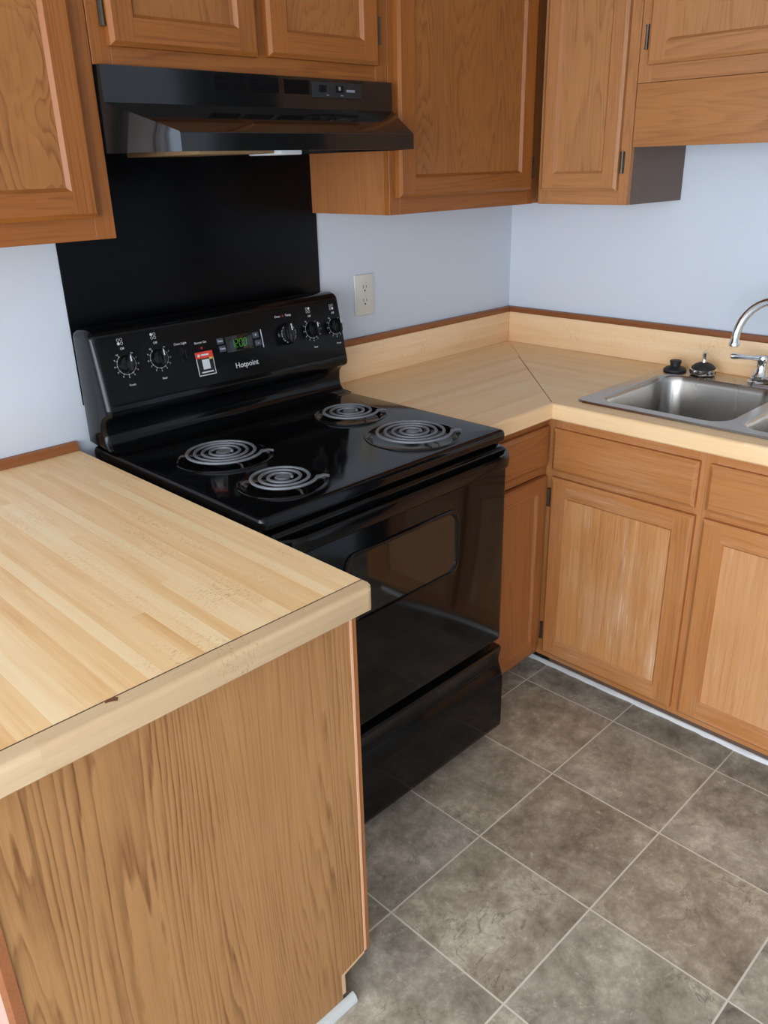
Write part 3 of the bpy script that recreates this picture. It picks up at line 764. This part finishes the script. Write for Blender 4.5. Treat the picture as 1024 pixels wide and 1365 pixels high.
for q in ((.579, .584, yf-.009, yf-.007, 1.6905, 1.698), (.606, .632, yf-.0046, yf-.0038, 1.688, 1.693), (.545, .552, yf-.0046, yf-.0038, 1.6795, 1.6815), (.588, .596, yf-.0046, yf-.0038, 1.6795, 1.6815)):
    mb = MB(); mb.box(*q); mb.build('marking', 'grey_print', cp)
mb = MB(); mb.box(.40, .460, -.34, -.22, 1.5585, 1.572, bev=.003); mb.build('lamp_lens', 'lens', t)
mb = MB(); mb.box(.15, .335, -.40, -.12, 1.5605, 1.572, bev=.002); mb.build('grease_filter', 'filter', t)

# ------------------------------------------------------------------ electric range
t = thing('electric_range', 'black freestanding electric range with four coil burners', 'stove', (.381, -.37, 0))
SX0_, SX1_ = .002, .763
YS = -.706; ZS = .922
mb = MB(); mb.box(SX0_+.004, SX1_-.004, -.685, -.03, .03, .893, bev=.003)
for lx in (.04, .72):
    for ly in (-.62, -.08): mb.lathe([(.018, 0), (.018, .032)], Matrix.Translation((lx, ly, 0)), 16)
mb.build('body', 'black', t)
# burners: centre x, y, radius, spin of the terminals
BURN = [(.172, -.340, .090, 4), (.157, -.577, .074, 3), (.592, -.313, .076, 3), (.571, -.564, .096, 4)]
mb = MB()
def cring(i, z, r=.016): return [(x, y, z) for x, y in rrect(SX0_+i, SX1_-i, YS+i, -.03-i, max(r-i, .004), 6)]
mb.loft([cring(.008, .892), cring(0, .897), cring(0, .912), cring(.003, .9185), cring(.008, .9215), cring(.013, ZS)], cap0=True, cap1=False)
mb.fill([cring(.013, ZS)] + [[(x, y, ZS) for x, y in circ(bx, by, br+.022)] for bx, by, br, n in BURN])
bmesh.ops.remove_doubles(mb.bm, verts=mb.bm.verts[:], dist=.0001)
mb.build('cooktop', 'black', t)
for bx, by, br, turns in BURN:
    T = Matrix.Translation((bx, by, ZS))
    mb = MB(); R = br
    mb.lathe([(R+.0235, -.0005), (R+.022, .0018), (R+.017, .0022), (R+.010, -.002), (R+.002, -.010), (R*.6, -.017), (R*.3, -.019), (.012, -.019)], T, 48, cap0=False)
    mb.build('drip_bowl', 'black', t)
    mb = MB(); pts = []
    N = turns*36; r0 = .020
    for k in range(N+1):
        a = 2*math.pi*k/36; rr_ = r0+(R-r0)*k/N
        th = a + math.radians(-45)
        pts.append((bx+rr_*math.cos(th), by+rr_*math.sin(th), ZS+.012))
    end = Vector(pts[-1]); outd = Vector((end.x-bx, end.y-by, 0)).normalized(); tang = Vector((-outd.y, outd.x, 0))
    pts += [tuple(end+tang*.010+outd*.004+Vector((0, 0, -.003))), tuple(end+tang*.018+outd*.012+Vector((0, 0, -.010)))]
    mb.tube(pts, .0038, 8, sx=.85, up=(0, 0, 1))
    co = mb.build('burner_coil', 'coil', t)
    mb = MB(); mb.lathe([(.0165, .006), (.0165, .0115), (.014, .0135), (.006, .0125), (.002, .0125)], T, 28); mb.build('center_cap', 'coil', co)
    mb = MB()
    for k in range(3):
        a = math.radians(20+120*k); d = Vector((math.cos(a), math.sin(a), 0)); c0 = Vector((bx, by, ZS+.0055))
        mb.tube([c0+d*.012, c0+d*(R+.006), c0+d*(R+.012)+Vector((0, 0, -.006))], .0026, 6)
    mb.build('coil_support', 'darkmetal', co)
    mb = MB(); e2 = end+outd*.002
    mb.tube([end+tang*(-.004)+Vector((0, 0, -.001)), e2+outd*.010+tang*.012+Vector((0, 0, -.002)), e2+outd*.020+tang*.018+Vector((0, 0, -.006))], .0055, 8, sx=.6)
    mb.build('terminal', 'coil', co)

# backguard: a side profile swept along x with rounded ends
AA = Vector((-.105, 1.185)); CN = Vector((-.97946, .20165)); CV = Vector((.20165, .97946))
prof = [(-.012, .924), (-.012, 1.185), (-.020, 1.198), (-.038, 1.205), (-.078, 1.206), (-.093, 1.202), (-.102, 1.194), (-.105, 1.185),
        (-.137, 1.030), (-.1395, 1.016), (-.136, 1.006), (-.126, 1.000), (-.112, .993), (-.103, .980), (-.101, .962), (-.104, .945), (-.114, .932), (-.132, .9245), (-.150, .9225)]
def inset(pf, d):
    n = len(pf); out = []
    P2 = [Vector(p) for p in pf]
    area_ = sum(P2[i].x*P2[(i+1) % n].y-P2[(i+1) % n].x*P2[i].y for i in range(n)); sg = 1 if area_ > 0 else -1
    for i in range(n):
        e1 = (P2[i]-P2[i-1]).normalized(); e2 = (P2[(i+1) % n]-P2[i]).normalized()
        nn = (Vector((-e1.y, e1.x))+Vector((-e2.y, e2.x)))
        nn = nn.normalized()*sg if nn.length > 1e-6 else Vector((0, 0))
        out.append(P2[i]+nn*d)
    return out
mb = MB(); rings = []
rad = .016
stations = [(0, 1.0), (.0012, .62), (.004, .34), (.008, .13), (.012, .03), (.016, 0)]
for dxx, k in stations: rings.append((SX0_+.003+dxx, k*rad))
for dxx, k in reversed(stations): rings.append((SX1_-.003-dxx, k*rad))
def clampz(v): return (v.x, max(v.y, .9225))
mb.loft([[(x, *clampz(v)) for v in inset(prof, d)] for x, d in rings])
bgd = mb.build('backguard', 'black', t)
def pf(x, z, wd=0.0):
    s_ = (z-AA.y)/CV.y
    p = AA + CV*s_ + CN*wd
    return Vector((x, p.x, p.y))
def FM(x, z, wd=0.0, rot=0):
    m = Matrix(((1, 0, 0), (0, CV.x, CN.x), (0, CV.y, CN.y))).to_4x4(); m.translation = pf(x, z, wd)
    return m @ Matrix.Rotation(rot, 4, 'Z')
def fbox(mb, x, z, wx, hz, w0, w1, mi=0, rot=0, bev=0):
    m2 = MB(); m2.box(-wx/2, wx/2, -hz/2, hz/2, w0, w1, bev=bev)
    me = bpy.data.meshes.new('tmp'); m2.bm.to_mesh(me); m2.bm.free(); me.transform(FM(x, z, 0, rot))
    nf = len(mb.bm.faces); mb.bm.from_mesh(me); bpy.data.meshes.remove(me)
    for f in list(mb.bm.faces)[nf:]: f.material_index = mi
# satin control panel face
mb = MB()
mb.loft([[FM(.3825, 1.111, wd) @ Vector((x, y, 0)) for x, y in rrect(-.366+i, .366-i, -.080+i, .078-i, .012, 6)] for i, wd in ((0, .0001), (0, .0008), (.0008, .0012))])
panel = mb.build('control_panel', 'blackp', t)
def knob(x, z, R, name, big=False):
    mb = MB(); T = FM(x, z, .0012)
    mb.lathe([(R*1.05, 0), (R*1.05, .002), (R, .004), (R*.93, .010), (R*.6, .0125), (.002, .013)], T, 40)
    # raised grip bar with rounded front
    sec = [(-R*.30, .009), (-R*.27, .021), (-R*.17, .0265), (0, .028), (R*.17, .0265), (R*.27, .021), (R*.30, .009)]
    L_ = R*.97
    mb.loft([[T @ Vector((a*k, y, .009+(h-.009)*hk)) for a, h in sec] for y, k, hk in ((-L_, .55, .55), (-L_*.9, .85, .9), (-L_*.6, 1, 1), (L_*.6, 1, 1), (L_*.9, .85, .9), (L_, .55, .55))])
    k = mb.build(name, 'black', t)
    mb = MB(); m3 = MB(); m3.box(-.0011, .0011, R*.28, R*.9, .0272, .0292)
    me = bpy.data.meshes.new('tmp'); m3.bm.to_mesh(me); m3.bm.free(); me.transform(T); mb.bm.from_mesh(me); bpy.data.meshes.remove(me)
    mb.build('pointer', 'white_print', k)
    return k
for (x, z, lab, quad_) in ((.079, 1.121, 'Front', 2), (.165, 1.121, 'Rear', 0), (.642, 1.119, 'Rear', 1), (.727, 1.117, 'Front', 3)):
    knob(x, z, .0195, 'control_knob')
    mb = MB(); W0 = .0013
    # dial arc, ticks and numbers
    seq = ['Hi', '9', '8', '7', '6', '5', '4', '3', '2', '1', 'Lo'] if x < .4 else ['Lo', '2', '3', '4', '5', '6', '7', '8', '9', 'Hi', '']
    for i in range(11):
        a = math.radians(90+38+ i*28.4); r = .0245
        ux, uz = math.cos(a), math.sin(a)
        fbox(mb, x+r*ux, z+r*uz*.98, .0042, .0009, W0, W0+.0003, 0, a)
        if seq[i]: mb.text(seq[i], .0055, FM(x+.0302*ux, z+.0302*uz*.98, W0), 0)
    for i in range(46):
        a = math.radians(90+38+i*(284/45)); fbox(mb, x+.0235*math.cos(a), z+.0235*math.sin(a)*.98, .0006, .0034, W0, W0+.0002, 0, a)
    mb.text('Off', .0075, FM(x-.002, z+.0355, W0), 0); mb.text(lab, .0072, FM(x+.003, z-.0475, W0), 0)
    # burner position symbol: four dots, the active one filled
    for q, (qx, qz) in enumerate(((-.004, .004), (.004, .004), (-.004, -.004), (.004, -.004))):
        cx, cz = x-.004+qx, z+.0515+qz
        if q == quad_: mb.lathe([(.0034, 0), (.0034, .0003)], FM(cx, cz, W0), 14)
        else:
            for k in range(10):
                a = 2*math.pi*k/10; fbox(mb, cx+.0029*math.cos(a), cz+.0029*math.sin(a), .0007, .0019, W0, W0+.0002, 0, a)
    mb.build('dial_marking', 'white_print', t)
# oven temperature knob
k = knob(.552, 1.120, .0275, 'control_knob')
mb = MB()
for i, s_ in enumerate(['Off', '200', '250', '300', '350', '400', '450', '500', 'Broil']):
    a = math.radians(80-i*37)
    mb.text(s_, .0072, FM(.552, 1.120, .0118) @ Matrix.Rotation(a-math.pi/2, 4, 'Z') @ Matrix.Translation((0, .0215, 0)), 0)
mb.build('dial_numbers', 'white_print', k)
for tx_, xx in (('Oven', .532), ('Temp', .568)):
    mb = MB(); mb.text(tx_, .0085, FM(xx, 1.167, .0013), 0); mb.build('lettering', 'white_print', t)
mb = MB(); mb.lathe([(.0028, 0), (.0026, .001), (.001, .0014)], FM(.550, 1.167, .0012), 14); mb.build('indicator_lamp', 'redlamp', t)
# oven light rocker
mb = MB(); fbox(mb, .230, 1.118, .017, .034, .0005, .0030, bev=.001); fbox(mb, .230, 1.126, .011, .013, .003, .0052, bev=.001); fbox(mb, .230, 1.110, .011, .013, .003, .0036)
mb.build('light_switch', 'black', t)
for tx_, xx, zz in (('Oven Light', .228, 1.1445), ('Burner On', .284, 1.1385)):
    mb = MB(); mb.text(tx_, .0078, FM(xx, zz, .0013), 0); mb.build('lettering', 'white_print', t)
mb = MB(); mb.lathe([(.0032, 0), (.003, .001), (.001, .0014)], FM(.2845, 1.1255, .0012), 14); mb.build('indicator_lamp', 'redlamp', t)
# clock window, digits, buttons
mb = MB(); fbox(mb, .398, 1.121, .082, .040, .0010, .0016, bev=.0003); ck = mb.build('clock_window', 'glass', t)
SEG = {'1': 'bc', '2': 'abged', '0': 'abcdef'}
mb = MB(); hw, hh = .0041, .0076
for ch, cx in zip('1200', (.3765, .3890, .4020, .4150)):
    for sname in SEG[ch]:
        px, pz, hor = {'a': (0, 2*hh, 1), 'b': (hw, hh, 0), 'c': (hw, -hh, 0), 'd': (0, -2*hh, 1), 'e': (-hw, -hh, 0), 'f': (-hw, hh, 0), 'g': (0, 0, 1)}[sname]
        pz *= .62
        fbox(mb, cx+px+pz*.12, 1.121+pz, .0064 if hor else .0012, .0012 if hor else .0078, .0017, .0021)
mb.build('digits', 'green', ck)
for bx_, bz_, s_ in ((.341, 1.133, 'Timer'), (.344, 1.114, 'Clock'), (.451, 1.132, '+'), (.455, 1.112, '-')):
    mb = MB(); fbox(mb, bx_, bz_, .019, .0145, .0010, .0026, bev=.0006); bo = mb.build('button', 'btn', t)
    mb = MB(); mb.text(s_, .0065 if len(s_) > 1 else .014, FM(bx_, bz_, .0028), 0); mb.build('lettering', 'white_print', bo)
mb = MB(); fbox(mb, .470, 1.121, .0022, .046, .0011, .0018); mb.build('white_line', 'white_print', t)
mb = MB(); mb.text('Hotpoint', .0195, FM(.408, 1.066, .0014), 0, .0004); mb.build('brand_lettering', 'white_print', t)
# hang-tag sticker
mb = MB()
fbox(mb, .287, 1.0875, .050, .058, .0011, .0015, 0); fbox(mb, .287, 1.0875, .046, .054, .0015, .0017, 1); fbox(mb, .287, 1.1085, .050, .016, .0016, .0019, 2)
fbox(mb, .288, 1.0855, .021, .024, .0017, .0019, 0); fbox(mb, .304, 1.0985, .009, .005, .0019, .0021, 3)
mb.lathe([(.0038, 0), (.0038, .0003)], FM(.271, 1.108, .0019), 14, 0)
fbox(mb, .289, 1.1085, .022, .004, .0019, .0021, 0); fbox(mb, .288, 1.067, .034, .0032, .0017, .0019, 0); fbox(mb, .288, 1.0735, .0, .0, .0017, .0019, 0)
mb.build('sticker', ['paper', 'stick', 'red', 'yellow'], t)['label'] = 'small red and black sticker with white border'

# oven door
mb = MB(); YD = -.716
def drr(i, z): return [(x, y, z) for x, y in [(SX0_+.004+i, -.688), (SX1_-.004-i, -.688)] + [(SX1_-.004-i-.016*(1-math.cos(math.radians(90*k/6))), YD+i+.016-.016*math.sin(math.radians(90*k/6))) for k in range(7)] + [(SX0_+.004+i+.016*(1-math.cos(math.radians(90*(6-k)/6))), YD+i+.016-.016*math.sin(math.radians(90*(6-k)/6))) for k in range(7)]]
mb.loft([drr(.006, .328), drr(.001, .331), drr(0, .336), drr(0, .872), drr(.002, .879), drr(.008, .884)])
od = mb.build('oven_door', 'black', t)
wx0, wx1, wz0, wz1 = .196, .566, .606, .778
mb = MB()
mb.loft([[(x, y, z) for x, z in rrect(wx0+i, wx1-i, wz0+i, wz1-i, .030, 8)] for i, y in ((0, YD+.001), (0, YD-.0035), (.002, YD-.0050), (.006, YD-.0050), (.009, YD-.0035), (.011, YD-.0006))], cap0=False, cap1=False)
mb.build('window_bezel', 'black', od)
mb = MB(); mb.loft([[(x, y, z) for x, z in rrect(wx0+.010, wx1-.010, wz0+.010, wz1-.010, .022, 8)] for y in (YD+.0005, YD-.0008)]); mb.build('window', 'glass', od)
mb = MB(); path = []
for k in range(41):
    u = k/40; x = SX0_+.012+u*(SX1_-SX0_-.024)
    e = min(u, 1-u)/.075; bow = math.sin(min(e, 1)*math.pi/2)
    path.append((x, YD+.004-.030*bow, .857))
sec = [(-.012, -.014), (-.010, .012), (-.004, .019), (.004, .020), (.010, .016), (.012, .004), (.010, -.010), (.002, -.017), (-.006, -.018)]
mb.loft([[(p[0], p[1]-a, p[2]+z) for a, z in sec] for p in path])
mb.build('handle', 'black', od)
# storage drawer
mb = MB()
dp = [(-.686, .306), (-.708, .306), (-.716, .303), (-.7185, .296), (-.716, .285), (-.7115, .268), (-.7115, .255), (-.716, .240), (-.7225, .226), (-.7255, .212), (-.7265, .19), (-.7265, .060), (-.7245, .046), (-.718, .036), (-.706, .030), (-.686, .030)]
xs = [(SX0_+.004, .008), (SX0_+.0055, .003), (SX0_+.010, 0), (SX1_-.010, 0), (SX1_-.0055, .003), (SX1_-.004, .008)]
mb.loft([[(x, v.x, v.y) for v in inset(dp, d)] for x, d in xs])
mb.build('storage_drawer', 'black', t)
